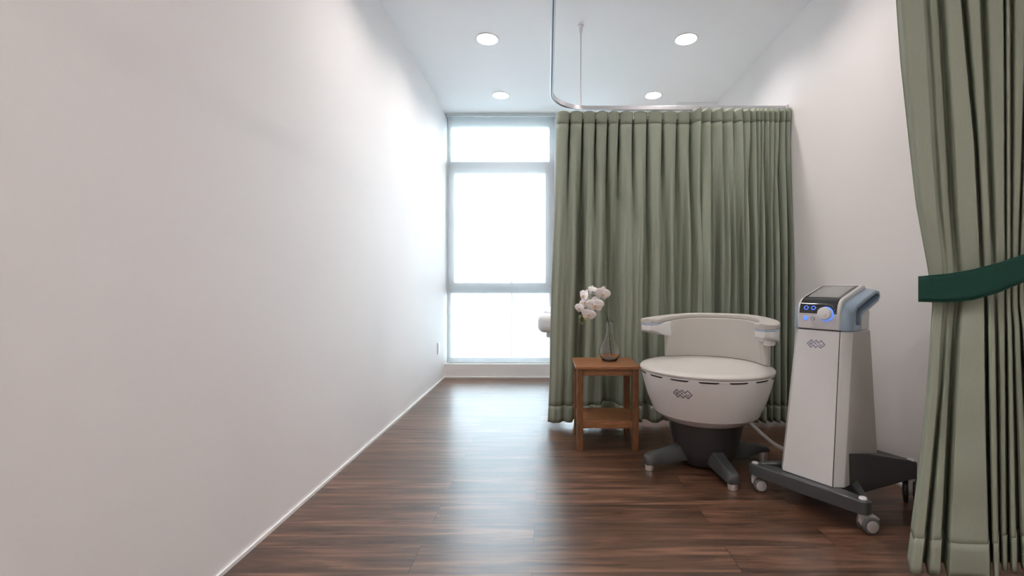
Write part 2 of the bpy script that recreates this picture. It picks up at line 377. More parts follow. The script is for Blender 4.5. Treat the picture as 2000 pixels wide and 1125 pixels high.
# downlights; rows past the first two are unseen, added to supply light
spots = [(-.465, 3.57), (1.075, 3.57), (-.467, 4.62), (1.06, 4.62), (-.465, 2.50), (1.075, 2.50), (-.465, .3), (1.075, .3), (-.465, -.9), (1.075, -.9), (-.465, -2.0), (1.075, -2.0), (-.465, -3.0), (1.075, -3.0)]
slab = ['round recessed ceiling light, larger left one, left of the curtain track', 'round recessed ceiling light, larger right one, right of the hanging rod',
        'round recessed ceiling light, smaller left one above the window blind', 'round recessed ceiling light, smaller right one above the green curtain',
        'unseen recessed ceiling light added overhead on the left, third row from the window', 'unseen recessed ceiling light added overhead on the right, third row from the window',
        'unseen recessed ceiling light added overhead on the left, fourth row from the window', 'unseen recessed ceiling light added overhead on the right, fourth row from the window',
        'unseen recessed ceiling light added just behind the camera, left', 'unseen recessed ceiling light added just behind the camera, right', 'unseen recessed ceiling light added well behind the camera, left', 'unseen recessed ceiling light added well behind the camera, right', 'unseen recessed ceiling light added by the back wall, left', 'unseen recessed ceiling light added by the back wall, right']
def downlight():
    e = empty('ceiling_light')
    lathe('trim_ring', [(.0785, .045), (.078, -.004), (.080, -.006), (.088, -.005), (.092, -.0005), (.092, .0015), (.0815, .0015), (.0815, .048), (.001, .048), (.001, .045)], 'lamp_ring', e, n=40, cap=False)
    lathe('diffuser', [(.0780, .044), (.0780, .0415), (.06, .0405), (.001, .0400)], 'lamp', e, n=40)
    return e
d0 = downlight()
for i, (x, y) in enumerate(spots):
    if i == 0: e = d0
    else:
        e = d0.copy(); COL.objects.link(e)
        for ch in d0.children:
            c = ch.copy(); COL.objects.link(c); c.parent = e
    e.location = (x, y, H); tag(e, slab[i], 'ceiling light', 'recessed ceiling lights')

# wall socket on the left wall
e = empty('wall_socket', (XL, 4.77, .364)); tag(e, 'small white wall socket low on the left wall near the window', 'socket')
b = bmesh.new(); add_box(b, 0, .009, -.036, .036, -.058, .058); finish('cover_plate', b, 'trim', e, bevel=.002)
b = bmesh.new(); add_box(b, .008, .011, -.022, .022, -.040, .040); finish('socket_insert', b, 'frame', e, bevel=.001)

# ------------------------------------------------------------------ curtain track
ZT0, ZT1 = 2.302, 2.332
YC, YN, XS, RC = 3.40, 1.56, .028, .28
def track_path():
    P = [(XR, YC)]
    for i in range(13):
        a = pi / 2 + (pi / 2) * i / 12; P.append((XS + RC + RC * cos(a), YC - RC + RC * sin(a)))
    for i in range(13):
        a = pi + (pi / 2) * i / 12; P.append((XS + RC + RC * cos(a), YN + RC + RC * sin(a)))
    P.append((XR, YN)); return P
def add_sweep(bm, P, sec):
    rings = []
    for i, p in enumerate(P):
        a = Vector(P[max(i - 1, 0)]); c = Vector(P[min(i + 1, len(P) - 1)]); t = (c - a).normalized(); nrm = Vector((-t.y, t.x))
        rings.append([(p[0] + nrm.x * u, p[1] + nrm.y * u, z) for u, z in sec])
    loft(bm, rings)
tr = empty('curtain_track', (0, 0, 0)); tag(tr, 'U-shaped aluminium curtain track hung below the ceiling above both green curtains', 'curtain track')
TP = track_path()
b = bmesh.new(); add_sweep(b, TP, [(-.011, ZT0), (.011, ZT0), (.011, ZT1), (-.011, ZT1)]); finish('rail', b, 'alu', tr, bevel=.002)
b = bmesh.new(); add_sweep(b, TP, [(-.0035, ZT0 - .0008), (.0035, ZT0 - .0008), (.0035, ZT0 + .004), (-.0035, ZT0 + .004)]); finish('slot', b, 'alu_dark', tr)
for yy in (YC, YN):
    b = bmesh.new(); add_box(b, XR - .018, XR, yy - .018, yy + .018, ZT0 - .012, ZT1 + .006); finish('end_bracket', b, 'rod', tr, bevel=.003)
def hanger(x, y, dx=0):
    bm = bmesh.new(); add_tube(bm, [(x, y, ZT1 - .002), (x, y, H - .001)], .0055, 12)
    o = finish('hanging_rod', bm, 'rod', tr)
    lathe('rod_flange', [(.006, H - .055), (.011, H - .05), (.013, H - .012), (.022, H - .008), (.022, H - .0005)], 'rod', o, n=20, c=(x, y, 0))
hanger(.246, YC - .007)
hanger(XS, 1.98)

# ------------------------------------------------------------------ back curtain
def px2x(px, z): return (px - VPX) * z / F
top_b = [1088, 1113, 1139, 1164, 1188, 1210, 1237, 1265, 1294.5, 1323, 1349, 1367, 1386, 1408, 1428.5, 1447, 1461.5, 1470.5, 1478, 1486.5, 1496, 1506, 1518, 1527, 1538, 1545]
top_b = [px2x(p, YC) for p in top_b]; top_b[-1] = XR - .012
NSEG = len(top_b) - 1; SUB = 24
low_rec = [(1139, 9, .075), (1196, 15, .085), (1262, 7, .05), (1296, 10, .035), (1326, 12, .06), (1352, 5, .03), (1397, 6, .08), (1422, 4, .05), (1438, 6, .06), (1458, 5, .09), (1475, 4, .05), (1489, 5, .10), (1503, 3, .05), (1516, 4, .08), (1532, 4, .06)]
low_rec = [(px2x(p, YC), wd * YC / F, d) for p, wd, d in low_rec]
rc = random.Random(3)
seg_amp = []; seg_nose = []
for k in range(NSEG):
    wd = top_b[k + 1] - top_b[k]
    seg_amp.append((.028 if k < 10 else .070) * (.85 + .3 * rc.random())); seg_nose.append(.5 if k < 10 else .80)
def back_curtain_point(k, t, h):
    """k pleat index, t 0..1 in it, h height above floor"""
    x = top_b[k] + (top_b[k + 1] - top_b[k]) * t
    m = seg_nose[k]; wt = .5 * t / m if t < m else .5 + .5 * (t - m) / (1 - m)
    f_top = seg_amp[k] * (sin(pi * wt) ** (.40 if k < 10 else .62)) if 0 < wt < 1 else 0
    d = (2.29 - h)
    s = sm((d - .05) / 1.15)
    f_low = .075
    for c, wd, dep in low_rec: f_low -= dep * 1.25 * exp(-((x - c) / wd) ** 6)
    f_low += .008 * sin(x * 61 + h * .8) + .006 * sin(x * 137 - h * 1.3)
    f_mid = seg_amp[k] * 1.1 * sin(pi * wt) ** 1.2 if 0 < wt < 1 else 0
    f = f_top * (1 - s) + (f_low * 1.15 + f_mid * .35) * s
    if k < 11:
        q = min(abs(x - bb) for bb in top_b[1:12]); g = .004 + .016 * min(1, d / .8)
        f -= .055 * exp(-(q / g) ** 2) * sm(d / .12) * (1 - .75 * s)
    f += .010 * sm(d / .3) * sin(x * 9 + 1)
    # left edge drifts outward towards the floor
    u = (x - top_b[0]) / (top_b[-1] - top_b[0])
    xe = x - .068 * (d / 2.25) * (1 - u) ** 3 + .004 * sin(h * 5 + k * 2.1) * s * min(1, 6 * (1 - u))
    return xe, YC + .012 - f, h
def header_drop(k, t):
    s = sin(pi * t) if k < 10 else sin(pi * min(1, t * .62 / seg_nose[k] if t < seg_nose[k] else .62 + .38 * (t - seg_nose[k]) / (1 - seg_nose[k])))
    return .011 * (1 - max(0, s) ** .6) + (.006 if k < 10 else 0)
cur = empty('curtain', (.9, YC, 0)); tag(cur, 'long sage green pleated curtain hanging closed behind the chair and table', 'curtain')
def curtain_piece(name, rows, m, off=0, solid=.0016, amp_top=False):
    bm = bmesh.new(); V = []
    for h in rows:
        row = []
        for k in range(NSEG):
            for j in range(SUB + (1 if k == NSEG - 1 else 0)):
                t = j / SUB; t = t + (.5 - .5 * cos(pi * t) - t) * .6
                hh = h
                if amp_top and h == rows[0]: hh = h - header_drop(k, t)
                x, y, z = back_curtain_point(k, t, hh)
                row.append(bm.verts.new((x - .9, y - off - YC, z)))
        V.append(row)
    for a in range(len(V) - 1):
        for j in range(len(V[0]) - 1): bm.faces.new((V[a][j], V[a][j + 1], V[a + 1][j + 1], V[a + 1][j]))
    return finish(name, bm, m, cur, ang=75, solid=solid)
curtain_piece('curtain_fabric', [2.205 - i * (2.205 - .135) / 44 for i in range(45)], 'green')
curtain_piece('curtain_header', [2.298, 2.275, 2.25, 2.225, 2.200], 'green2', off=.0022, amp_top=True)
curtain_piece('curtain_hem', [.142, .115, .085, .055, .024], 'green', off=.0022)
hk0 = None
for k in range(NSEG):
    x = top_b[k] + (.012 if k == 0 else 0)
    if hk0 is None:
        bm = bmesh.new(); add_tube(bm, [(0, 0, 2.303), (0, 0, 2.262)], .0016, 6); add_tube(bm, [(-.002, -.003, 2.285), (-.002, -.0035, 2.235), (.002, -.0035, 2.235), (.002, -.003, 2.27)], .0016, 6)
        hk0 = finish('curtain_hook', bm, 'hook', cur); hk0.location = (x - .9, .004, 0)
    else:
        o = hk0.copy(); COL.objects.link(o); o.location = (x - .9, .004, 0)

# ------------------------------------------------------------------ foreground curtain, tied back
YF = 1.58
ykeys = [-180, 0, 114, 284, 400, 525, 592, 640, 760, 900, 1110]
lines = [
 [1744, 1750, 1758, 1776, 1789, 1812, 1821, 1818, 1810, 1796, 1769],
 [1800, 1807, 1814, 1824, 1832, 1845, 1846, 1842, 1836, 1823, 1801],
 [1830, 1834, 1841, 1851, 1857, 1866, 1869, 1864, 1857, 1849, 1838],
 [1866, 1879, 1889, 1905, 1911, 1917, 1925, 1926, 1927, 1930, 1936],
 [1909, 1916, 1921, 1929, 1934, 1939, 1943, 1945, 1947, 1949, 1952],
 [1957, 1962, 1963, 1964, 1964, 1965, 1964, 1965, 1966, 1967, 1969],
 [1968, 1973, 1974, 1974, 1974, 1974, 1974, 1977, 1980, 1983, 1988],
 [2008, 2006, 2003, 1998, 1994, 1990, 1989, 1994, 2000, 2008, 2018],
 [2030, 2026, 2020, 2012, 2006, 2000, 2000, 2008, 2020, 2030, 2045],
 [2052, 2046, 2038, 2028, 2020, 2012, 2012, 2022, 2036, 2050, 2066],
 [2074, 2066, 2056, 2044, 2034, 2022, 2022, 2034, 2048, 2062, 2078]]
depth_base = [.02, .0, .045, .06, .03, .045, .03, .05, .03, .03]   # extra step towards the viewer per fold
fw = empty('curtain', (1.5, YF, 0)); tag(fw, 'sage green curtain gathered by a dark green tieback, nearest to the camera', 'curtain')
def front_point(k, t, h):
    y = VPY - (h - 1) * F / YF
    x0 = px2x(interp(y, ykeys, lines[k]), YF); x1 = px2x(interp(y, ykeys, lines[k + 1]), YF)
    if h > 1 + (VPY + 180) * YF / F: pass
    wd = x1 - x0
    tie = exp(-((y - 560) / 90) ** 2)
    A = min(.040, .003 + wd * .30) * (1 - .45 * tie)
    if y > 640: A *= 1 + .35 * sm((y - 640) / 300)
    # each fold: flat face that curls in sharply at its right hand edge
    g = min(.003, .07 * wd); e_ = min(.024, .34 * wd); e2 = min(.006, .2 * wd); xx = t * wd
    lo = 0 if k == 0 else g
    prof = sm((xx - lo) / e_) * sm((wd - g - xx) / e2)
    prof *= .74 + .26 * sin(pi / 2 * t)
    base = depth_base[k] * (1 - .7 * tie) * (.5 if y < 560 else 1)
    if k == 1 and y > 640: base += .045 * sm((y - 640) / 350)
    if k == 0 and y > 640: base += .02 * sm((y - 640) / 350)
    if k == 3 and 590 < y: base += .02 * sm((y - 600) / 60)
    d = A * prof + base * min(1, prof * 2)
    if k == 3 and 592 < y < 800:  # slack crumples under the tie
        d += .010 * sin((y - 592) / 34 + t * 3) * sin(pi * t) * (1 - (y - 592) / 208)
    if k in (1, 2) and y > 592: d += .004 * sin(y / 21 + k) * sin(pi * t)
    d += .003 * sin(y / 55 + k * 1.7) * sin(pi * t)
    x = x0 + wd * t 
    # keep silhouettes where the fold comes closer
    x = x * (YF + .02 - d) / YF
    return min(x, XR - .004), YF + .02 - d, h
FT = [0, .02, .04, .055, .07, .085, .10, .12, .15, .18, .22, .27, .33, .40, .47, .54, .61, .68, .74, .79, .83, .86, .885, .905, .92, .935, .95, .965, .98, .99]
def front_piece(name, rows, m, off=0):
    bm = bmesh.new(); V = []; nk = len(lines) - 1
    for h in rows:
        row = []
        for k in range(nk):
            for t in FT + ([1.0] if k == nk - 1 else []):
                x, y, z = front_point(k, t, h); row.append(bm.verts.new((x - 1.5, y - YF - off, z)))
        V.append(row)
    for a in range(len(V) - 1):
        for j in range(len(V[0]) - 1): bm.faces.new((V[a][j], V[a][j + 1], V[a + 1][j + 1], V[a + 1][j]))
    finish(name, bm, m, fw, ang=70, solid=.0016)
front_piece('curtain_header', [2.295, 2.27, 2.24, 2.20], 'green2', .0022)
front_piece('curtain_fabric', [2.205 - i * (2.205 - .155) / 90 for i in range(91)], 'green')
front_piece('curtain_hem', [.162, .135, .10, .07, .045], 'green', .0022)
bm = bmesh.new(); add_tube(bm, [(0, 0, 2.303), (0, 0, 2.25)], .0016, 6); fh = finish('curtain_hook', bm, 'hook', fw)
for k in range(10):
    o = fh if k == 0 else fh.copy()
    if k: COL.objects.link(o)
    o.location = (px2x(interp(-180, ykeys, lines[k]), YF) - 1.5 + .008, -.004, 0)

# tieback band
tb = empty('curtain_tieback', (1.5, YF, 1.0)); tag(tb, 'dark green fabric tieback band wrapped around the nearest curtain', 'tieback')
path = [(1.288, 1.590), (1.291, 1.572), (1.305, 1.553), (1.36, 1.533), (1.42, 1.516), (1.48, 1.506), (1.54, 1.504), (1.60, 1.511), (1.66, 1.535), (1.72, 1.575), (1.765, 1.615),
        (1.755, 1.632), (1.66, 1.638), (1.50, 1.635), (1.36, 1.622), (1.296, 1.604)]
bm = bmesh.new(); rings = []
SP = smooth_path([(x, y, 0) for x, y in path] + [(path[0][0], path[0][1], 0)], 5)[:-1]
for p in SP:
    u = (p.x - 1.288) / (1.765 - 1.288)
    px = VPX + p.x * F / p.y
    zt = interp(px, [1800, 1812, 1850, 1900, 1950, 2000, 2080], [1.034, 1.036, 1.041, 1.055, 1.076, 1.104, 1.150])
    zb = interp(px, [1800, 1812, 1850, 1900, 1950, 2000, 2080], [.950, .950, .949, .958, .982, 1.018, 1.075])
    rings.append([(p.x - 1.5, p.y - YF, zt - (zt - zb) * j / 6 - 1.0) for j in range(7)])
loft(bm, rings, closed=False, loop=True); finish('tieback_band', bm, 'tie', tb, solid=.004, ang=60)
for edge, j in (('top', 0), ('bottom', 6)):
    bm = bmesh.new(); add_tube(bm, [r[j] for r in rings], .0026, 6, loop=True); finish('piping', bm, 'tie', tb)
bm = bmesh.new(); add_tube(bm, [(.274, .02, .10), (.255, .02, .10), (.25, .05, .095), (.272, .055, .09)], .003, 8); finish('wall_hook', bm, 'hook', tb)

# ------------------------------------------------------------------ side table
X0, X1, YA, YB2 = .172, .566, 2.79, 3.16
tx, ty = (X0 + X1) / 2, (YA + YB2) / 2
t = empty('side_table', (tx, ty, 0)); tag(t, 'small square brown wooden side table with a lower shelf, beside the chair', 'table')
hx, hy = (X1 - X0) / 2, (YB2 - YA) / 2
b = bmesh.new(); add_box(b, -hx, hx, -hy, hy, .497, .516); finish('table_top', b, 'wood', t, bevel=.0025)
for sx in (-1, 1):
    for sy in (-1, 1):
        b = bmesh.new(); lx = sx * (hx - .0275); ly = sy * (hy - .036); add_box(b, lx - .0185, lx + .0185, ly - .021, ly + .021, 0, .497); finish('leg', b, 'woodv', t, bevel=.0025)
def rail(z0, z1, nm='rail'):
    for sy in (-1, 1):
        b = bmesh.new(); y = sy * (hy - .036); add_box(b, -hx + .046, hx - .046, y - .011, y + .011, z0, z1); finish(nm, b, 'wood', t, bevel=.001)
    for sx in (-1, 1):
        b = bmesh.new(); x = sx * (hx - .0275); add_box(b, x - .010, x + .010, -hy + .057, hy - .057, z0, z1); finish(nm, b, 'wood', t, bevel=.001)
rail(.456, .497, 'apron_rail'); rail(.134, .166, 'shelf_rail')
b = bmesh.new(); add_box(b, -hx + .017, hx - .017, -hy + .057, hy - .057, .164, .178); add_box(b, -hx + .046, hx - .046, -hy + .026, hy - .026, .1645, .1775); finish('shelf', b, 'wood', t, bevel=.001)

# ------------------------------------------------------------------ vase with orchid
vx, vy, vz = .405, 3.00, .5162
va = empty('glass_vase', (vx, vy, vz)); tag(va, 'clear glass bottle-shaped vase standing on the wooden side table', 'vase')
outer = [(.030, 0), (.040, .001), (.047, .006), (.056, .020), (.064, .040), (.0675, .058), (.067, .076), (.062, .094), (.053, .113), (.043, .132), (.033, .152), (.0265, .172), (.0225, .195), (.0215, .22), (.022, .244), (.0245, .255)]
inner = [(.0235, .2555), (.0205, .244), (.0198, .22), (.0207, .195), (.0247, .172), (.0312, .152), (.0412, .132), (.0512, .113), (.0602, .094), (.0652, .076), (.0655, .058), (.062, .040), (.053, .022), (.040, .007), (.02, .005)]
bm = bmesh.new(); add_lathe(bm, [(.0005, 0)] + outer + inner + [(.0005, .0048)], 64, cap=False); finish('vase_body', bm, 'glass', va, ang=80)
rb = random.Random(5)
def beads(name, n, zr, m, label, rad):
    bm = bmesh.new()
    for i in range(n):
        z = zr[0] + (zr[1] - zr[0]) * rb.random(); rmax = interp(z, [.013, .022, .040, .058], [.036, .050, .058, .062]) - rad
        a = rb.random() * 2 * pi; r = rmax * sqrt(rb.random()) if rb.random() < .5 else rmax
        bmesh.ops.create_icosphere(bm, subdivisions=1, radius=rad * (.8 + .4 * rb.random()), matrix=Matrix.Translation((vx + r * cos(a), vy + r * sin(a), vz + z)))
    o = finish(name, bm, m); tag(o, label, 'beads', kind='stuff')
beads('clear_beads', 170, (.010, .034), 'bead', 'clear glass beads filling the bottom of the vase', .0042)
beads('orange_beads', 90, (.034, .042), 'bead_o', 'orange and brown beads layered in the vase bottom', .0038)

DZ = 2.97
def P(px, py, d=DZ): return Vector(((px - VPX) * d / F, d, 1 - (py - VPY) * d / F))
orch = empty('orchid_spray', (vx, vy, vz + .045)); tag(orch, 'white orchid spray with green buds arching out of the glass vase', 'flower')
ob = Vector((vx, vy, vz + .045))
sp = smooth_path([Vector((vx + .012, vy - .01, vz + .030)), Vector((vx + .002, vy, vz + .12)), Vector((vx - .008, vy, vz + .255)), P(1180.5, 608), P(1176, 590, 2.995), P(1166, 574, 2.995), P(1152, 570, 2.995), P(1141, 580, 2.99), P(1137, 598, 2.98), P(1140, 616, 2.97), P(1137, 630, 2.965)], 7)
bm = bmesh.new(); nsp = len(sp); add_tube(bm, [p - ob for p in sp], [.0027 - .0014 * i / nsp for i in range(nsp)], 8); finish('stem', bm, 'stem', orch)
def petal_mesh(bm, L, W, ang, tilt, cup, Mx, notch=.55, mi=0):
    """petal growing from the origin in the local XZ plane of the flower (facing -Y)"""
    nu, nv = 13, 9; V = []
    ca, sa = cos(ang), sin(ang)
    for i in range(nu):
        u = .5 - .5 * cos(pi * i / (nu - 1)); row = []
        wv = W * max(.06, sqrt(max(0, 1 - (2 * u ** notch - 1) ** 2)))
        for j in range(nv):
            v = j / (nv - 1) * 2 - 1
            a = u * L; c = v * wv / 2
            y = cup * L * (u * u) - .18 * W * (v * v) * cup * 3 + .02 * L * sin(7 * v + 3 * u) + tilt * a
            x = ca * a - sa * c; z = sa * a + ca * c
            row.append(bm.verts.new(Mx @ Vector((x, y, z))))
        V.append(row)
    for i in range(nu - 1):
        for j in range(nv - 1): bm.faces.new((V[i][j], V[i][j + 1], V[i + 1][j + 1], V[i + 1][j])).material_index = mi
def flower(c, size, yaw, pitch, roll, lip=True):
    c = c - ob
    Mx = Matrix.Translation(c) @ Matrix.Rotation(yaw, 4, 'Z') @ Matrix.Rotation(pitch, 4, 'X') @ Matrix.Rotation(roll, 4, 'Y')
    bm = bmesh.new(); s = size
    for a, L, Wd, tl, off in ((pi / 2, .50, .40, .05, .003), (radians(222), .48, .36, .08, .003), (radians(318), .48, .36, .08, .003)):
        petal_mesh(bm, L * s, Wd * s, a, tl, .10, Mx @ Matrix.Translation((0, off, 0)), .8)
    for a in (radians(12), radians(168)):
        petal_mesh(bm, .54 * s, .62 * s, a, -.05, -.10, Mx, .70)
    o = finish('flower', bm, 'petal', orch, ang=80, solid=.0008)
    if lip:
        bm = bmesh.new()
        for dx, dy, dz, r, mi in ((0, -.010, .004, .0052, 0), (-.007, -.009, -.003, .0052, 1), (.007, -.009, -.003, .0052, 1), (0, -.014, -.010, .0058, 1), (-.004, -.014, -.015, .0026, 1), (.004, -.014, -.015, .0026, 1), (0, -.013, -.002, .0034, 2)):
            k = s / .1
            bmesh.ops.create_icosphere(bm, subdivisions=2, radius=r * k, matrix=Mx @ Matrix.Translation((dx * k, dy * k, dz * k)) @ Matrix.Diagonal((1, .9, .75, 1)))
        fi = 0
        cnt = len(bm.faces) // 7
        for i, f in enumerate(bm.faces): f.material_index = (0, 1, 1, 1, 1, 1, 2)[min(6, i // cnt)]
        finish('flower_lip', bm, ['petal', 'lip', 'lip_dark'], o)
flower(P(1176.5, 574, 2.945), .100, radians(12), radians(12), radians(10))
flower(P(1162, 596, 2.925), .108, radians(-4), radians(8), radians(-4))
flower(P(1150, 614, 2.935), .088, radians(-6), radians(14), radians(14))
flower(P(1132.5, 602, 2.955), .078, radians(-48), radians(6), radians(6))
flower(P(1141, 578, 2.965), .090, radians(-58), radians(-10), radians(20))
flower(P(1158, 567, 3.00), .070, radians(24), radians(-18), radians(12), False)
flower(P(1143, 591, 2.975), .074, radians(-30), radians(0), radians(-22))
def bud(c, r, m, rz):
    bm = bmesh.new(); bmesh.ops.create_uvsphere(bm, u_segments=14, v_segments=9, radius=r, matrix=Matrix.Translation(c - ob) @ Matrix.Rotation(rz, 4, 'Y') @ Matrix.Diagonal((.85, .85, 1.15, 1)))
    finish('bud', bm, m, orch)
bud(P(1133.5, 618.5, 2.96), .0115, 'bud', .3); bud(P(1144.3, 623.5, 2.955), .0115, 'bud_y', -.4)
bud(P(1132, 629, 2.962), .005, 'bud_y', .2); bud(P(1136.8, 632, 2.96), .0048, 'bud_y', 0); bud(P(1133, 633.5, 2.96), .004, 'bud', 0)
bm = bmesh.new()
add_tube(bm, [P(1139, 620, 2.967) - ob, P(1133.5, 618, 2.965) - ob], .001, 6); add_tube(bm, [P(1138, 627, 2.966) - ob, P(1141, 625, 2.96) - ob, P(1144, 622, 2.96) - ob], .001, 6)
add_tube(bm, [P(1137, 628, 2.965) - ob, P(1131, 628, 2.96) - ob], .0009, 6)
finish('bud_stalk', bm, 'bud', orch)

# ------------------------------------------------------------------ treatment chair
CX, CY = .897, 2.62; CTH = atan2(-.61, .79)
ch = empty('treatment_chair', (CX, CY, 0), CTH); tag(ch, 'round grey and white medical treatment chair with curved backrest on four feet', 'chair')
# local: -Y is the front of the chair, angles below measured from +Y (back), positive towards +X (viewer's right)
def pol(a, r, z): return (r * sin(a), r * cos(a), z)
lathe('seat_cushion', [(.02, .562), (.22, .5625), (.31, .562), (.340, .5595), (.356, .554), (.3625, .546), (.362, .5385), (.354, .536)], 'vinyl', ch, n=96)
lathe('shell', [(.30, .536), (.352, .5365), (.3585, .533), (.3585, .529), (.352, .50), (.339, .45), (.322, .392), (.305, .35), (.291, .316), (.285, .303), (.258, .283), (.230, .263), (.226, .2615), (.19, .2615)], 'shell', ch, n=96, ang=19)
for k in range(-7, 8):
    ac = radians(23.5 * k + 1.2 - 3); 
    bm = bmesh.new(); rings = []
    for j in range(9):
        a = pi + (ac + radians(15.5) * (j / 8 - .5)); a = pi - (a - pi)
        e_ = .0036
        zt, zb = .5262, .5262 - 2 * e_
        if j in (0, 8): zb += e_ * .8
        rings.append([pol(a, .3535, zb), pol(a, .3590 - .0008, zb), pol(a, .3596 - .0002, zt), pol(a, .3535, zt)])
    loft(bm, rings); finish('vent_slot', bm, 'slot', ch)
# dark pedestal
lathe('pedestal', [(.19, .263), (.207, .262), (.204, .245), (.196, .20), (.183, .14), (.168, .085), (.150, .045), (.135, .022), (.122, .012), (.03, .011)], 'dgrey', ch, n=72)
# legs
def chleg(x, y, footh):
    d = Vector((x, y, 0)).normalized(); s = Vector((-d.y, d.x, 0)); R = Vector((x, y, 0)).length
    rings = []
    for u, w_, zb, zt in ((.10, .050, .048, .134), (.165, .045, .044, .124), (.24, .038, .036, .107), (R - .03, .033, footh, .094), (R + .010, .031, footh, .088), (R + .026, .026, footh, .080), (R + .030, .022, footh, .070)):
        tw = w_ * .66
        c = d * u
        pts = []
        for f, z in ((-1, zb), (1, zb)): pts.append(c + s * w_ * f + Vector((0, 0, z)))
        pts.append(c + s * w_ * .98 + Vector((0, 0, zb + (zt - zb) * .55)))
        pts.append(c + s * tw + Vector((0, 0, zt))); pts.append(c - s * tw + Vector((0, 0, zt)))
        pts.append(c - s * w_ * .98 + Vector((0, 0, zb + (zt - zb) * .55)))
        rings.append(pts)
    bm = bmesh.new(); loft(bm, rings); o = finish('leg', bm, 'mgrey', ch, bevel=.006, seg=3, ang=50)
    lathe('foot', [(.022, 0), (.0245, .002), (.0245, footh - .003), (.023, footh + .004)], 'chrome', o, n=28, c=(x, y, 0))
chleg(-.205, -.285, .033); chleg(.225, -.262, .033); chleg(.253, .233, .058); chleg(-.24, .24, .058)
# backrest
def arc_part(name, a0, a1, ri, ro, zb, zt, m, n=40, endr=0, bevel=.008, seg=3, side_round=.0, parent=ch):
    """ri/ro/zb/zt are functions of the angle; endr rounds the plan outline of the ends"""
    fr = [i / n for i in range(n + 1)]
    if endr:
        k = 9; L = abs(a1 - a0) * .34; e = endr / L
        fr = [e * (1 - cos(pi / 2 * i / k)) for i in range(k)] + [e + (1 - 2 * e) * i / n for i in range(n + 1)] + [1 - e + e * sin(pi / 2 * (i + 1) / k) for i in range(k)]
        fr = sorted(set([max(.0004, min(.9996, f)) for f in fr]))
    rings = []
    for f in fr:
        a = a0 + (a1 - a0) * f; r0, r1 = ri(a), ro(a); rm = (r0 + r1) / 2; hw = (r1 - r0) / 2
        if endr:
            e = endr / (abs(a1 - a0) * .34); q = 1
            if f < e: q = sqrt(max(0, 1 - (1 - f / e) ** 2))
            if f > 1 - e: q = sqrt(max(0, 1 - ((f - 1 + e) / e) ** 2))
            hw *= max(q, .30) if q < 1 else 1
        z0, z1 = zb(a), zt(a); b_ = min(.009, hw * .6, (z1 - z0) * .4)
        pts = []
        for cx_, cz_, s0 in ((rm + hw - b_, z0 + b_, -pi / 2), (rm + hw - b_, z1 - b_, 0), (rm - hw + b_, z1 - b_, pi / 2), (rm - hw + b_, z0 + b_, pi)):
            for q in range(4):
                th = s0 + pi / 2 * q / 3; pts.append(pol(a, cx_ + b_ * cos(th), cz_ + b_ * sin(th)))
        rings.append(pts)
    bm = bmesh.new(); loft(bm, rings); return finish(name, bm, m, parent, ang=55)
rd = radians
# ring plan: follows the circle, straightens a little forward at the tips
def R_out(a): return .382 - .028 * exp(-(a / rd(55)) ** 4) 
def topz(a): return .834 - .026 * sm((abs(a) - rd(20)) / rd(75))
# inclined backrest body: built as an arc with its own section
bm = bmesh.new(); rings = []; n = 48
for i in range(n + 1):
    a = rd(-66) + rd(134) * i / n
    edge = min(i, n - i) / n
    e = sm(edge / .06)
    z1 = topz(a) - .028
    inn = [(.303, .562), (.296, .60), (.289, .66), (.286, .72), (.287, z1)]
    outn = [(.342, z1), (.340, .72), (.338, .64), (.336, .562)]
    rings.append([pol(a, r + (1 - e) * .016, z) for r, z in inn] + [pol(a, r - (1 - e) * .004, z) for r, z in outn])
loft(bm, rings); bk = finish('backrest', bm, 'vinyl', ch, bevel=.006, seg=3, ang=50)
arc_part('armrest_cushion', rd(-103), rd(104), lambda a: .292 - .022 * sm((abs(a) - rd(62)) / rd(25)), R_out, lambda a: topz(a) - .029, topz, 'vinyl', n=80, endr=.05)
for sgn in (-1, 1):
    a_tip, a_in = sgn * rd(103 if sgn < 0 else 103.5), sgn * rd(60)
    def zb(a, sgn=sgn): 
        f = (abs(a) - rd(60)) / rd(43); return .690 + .048 * max(0, min(1, f)) ** 1.3
    o = arc_part('arm_shell', a_in, a_tip, lambda a: .278 - .004 * sm((abs(a) - rd(62)) / rd(25)), lambda a: R_out(a) - .004, zb, lambda a: topz(a) - .031, 'shell', n=24, endr=.045)
    arc_part('arm_stripe', sgn * rd(80), a_tip + sgn * rd(.25), lambda a: .2735, lambda a: R_out(a) - .0022, lambda a: topz(a) - .0385, lambda a: topz(a) - .0275, 'bluestripe', n=20, endr=.046, parent=o)
    if sgn > 0: arc_part('arm_bracket', sgn * rd(62), sgn * rd(88), lambda a: .30, lambda a: .36, lambda a: .688, lambda a: .715, 'shell', n=12, endr=.02, parent=o)
# back outer shell behind the pad
arc_part('back_shell', rd(-60), rd(60), lambda a: .338, lambda a: .352, lambda a: .50, lambda a: topz(a) - .03, 'shell', n=48)

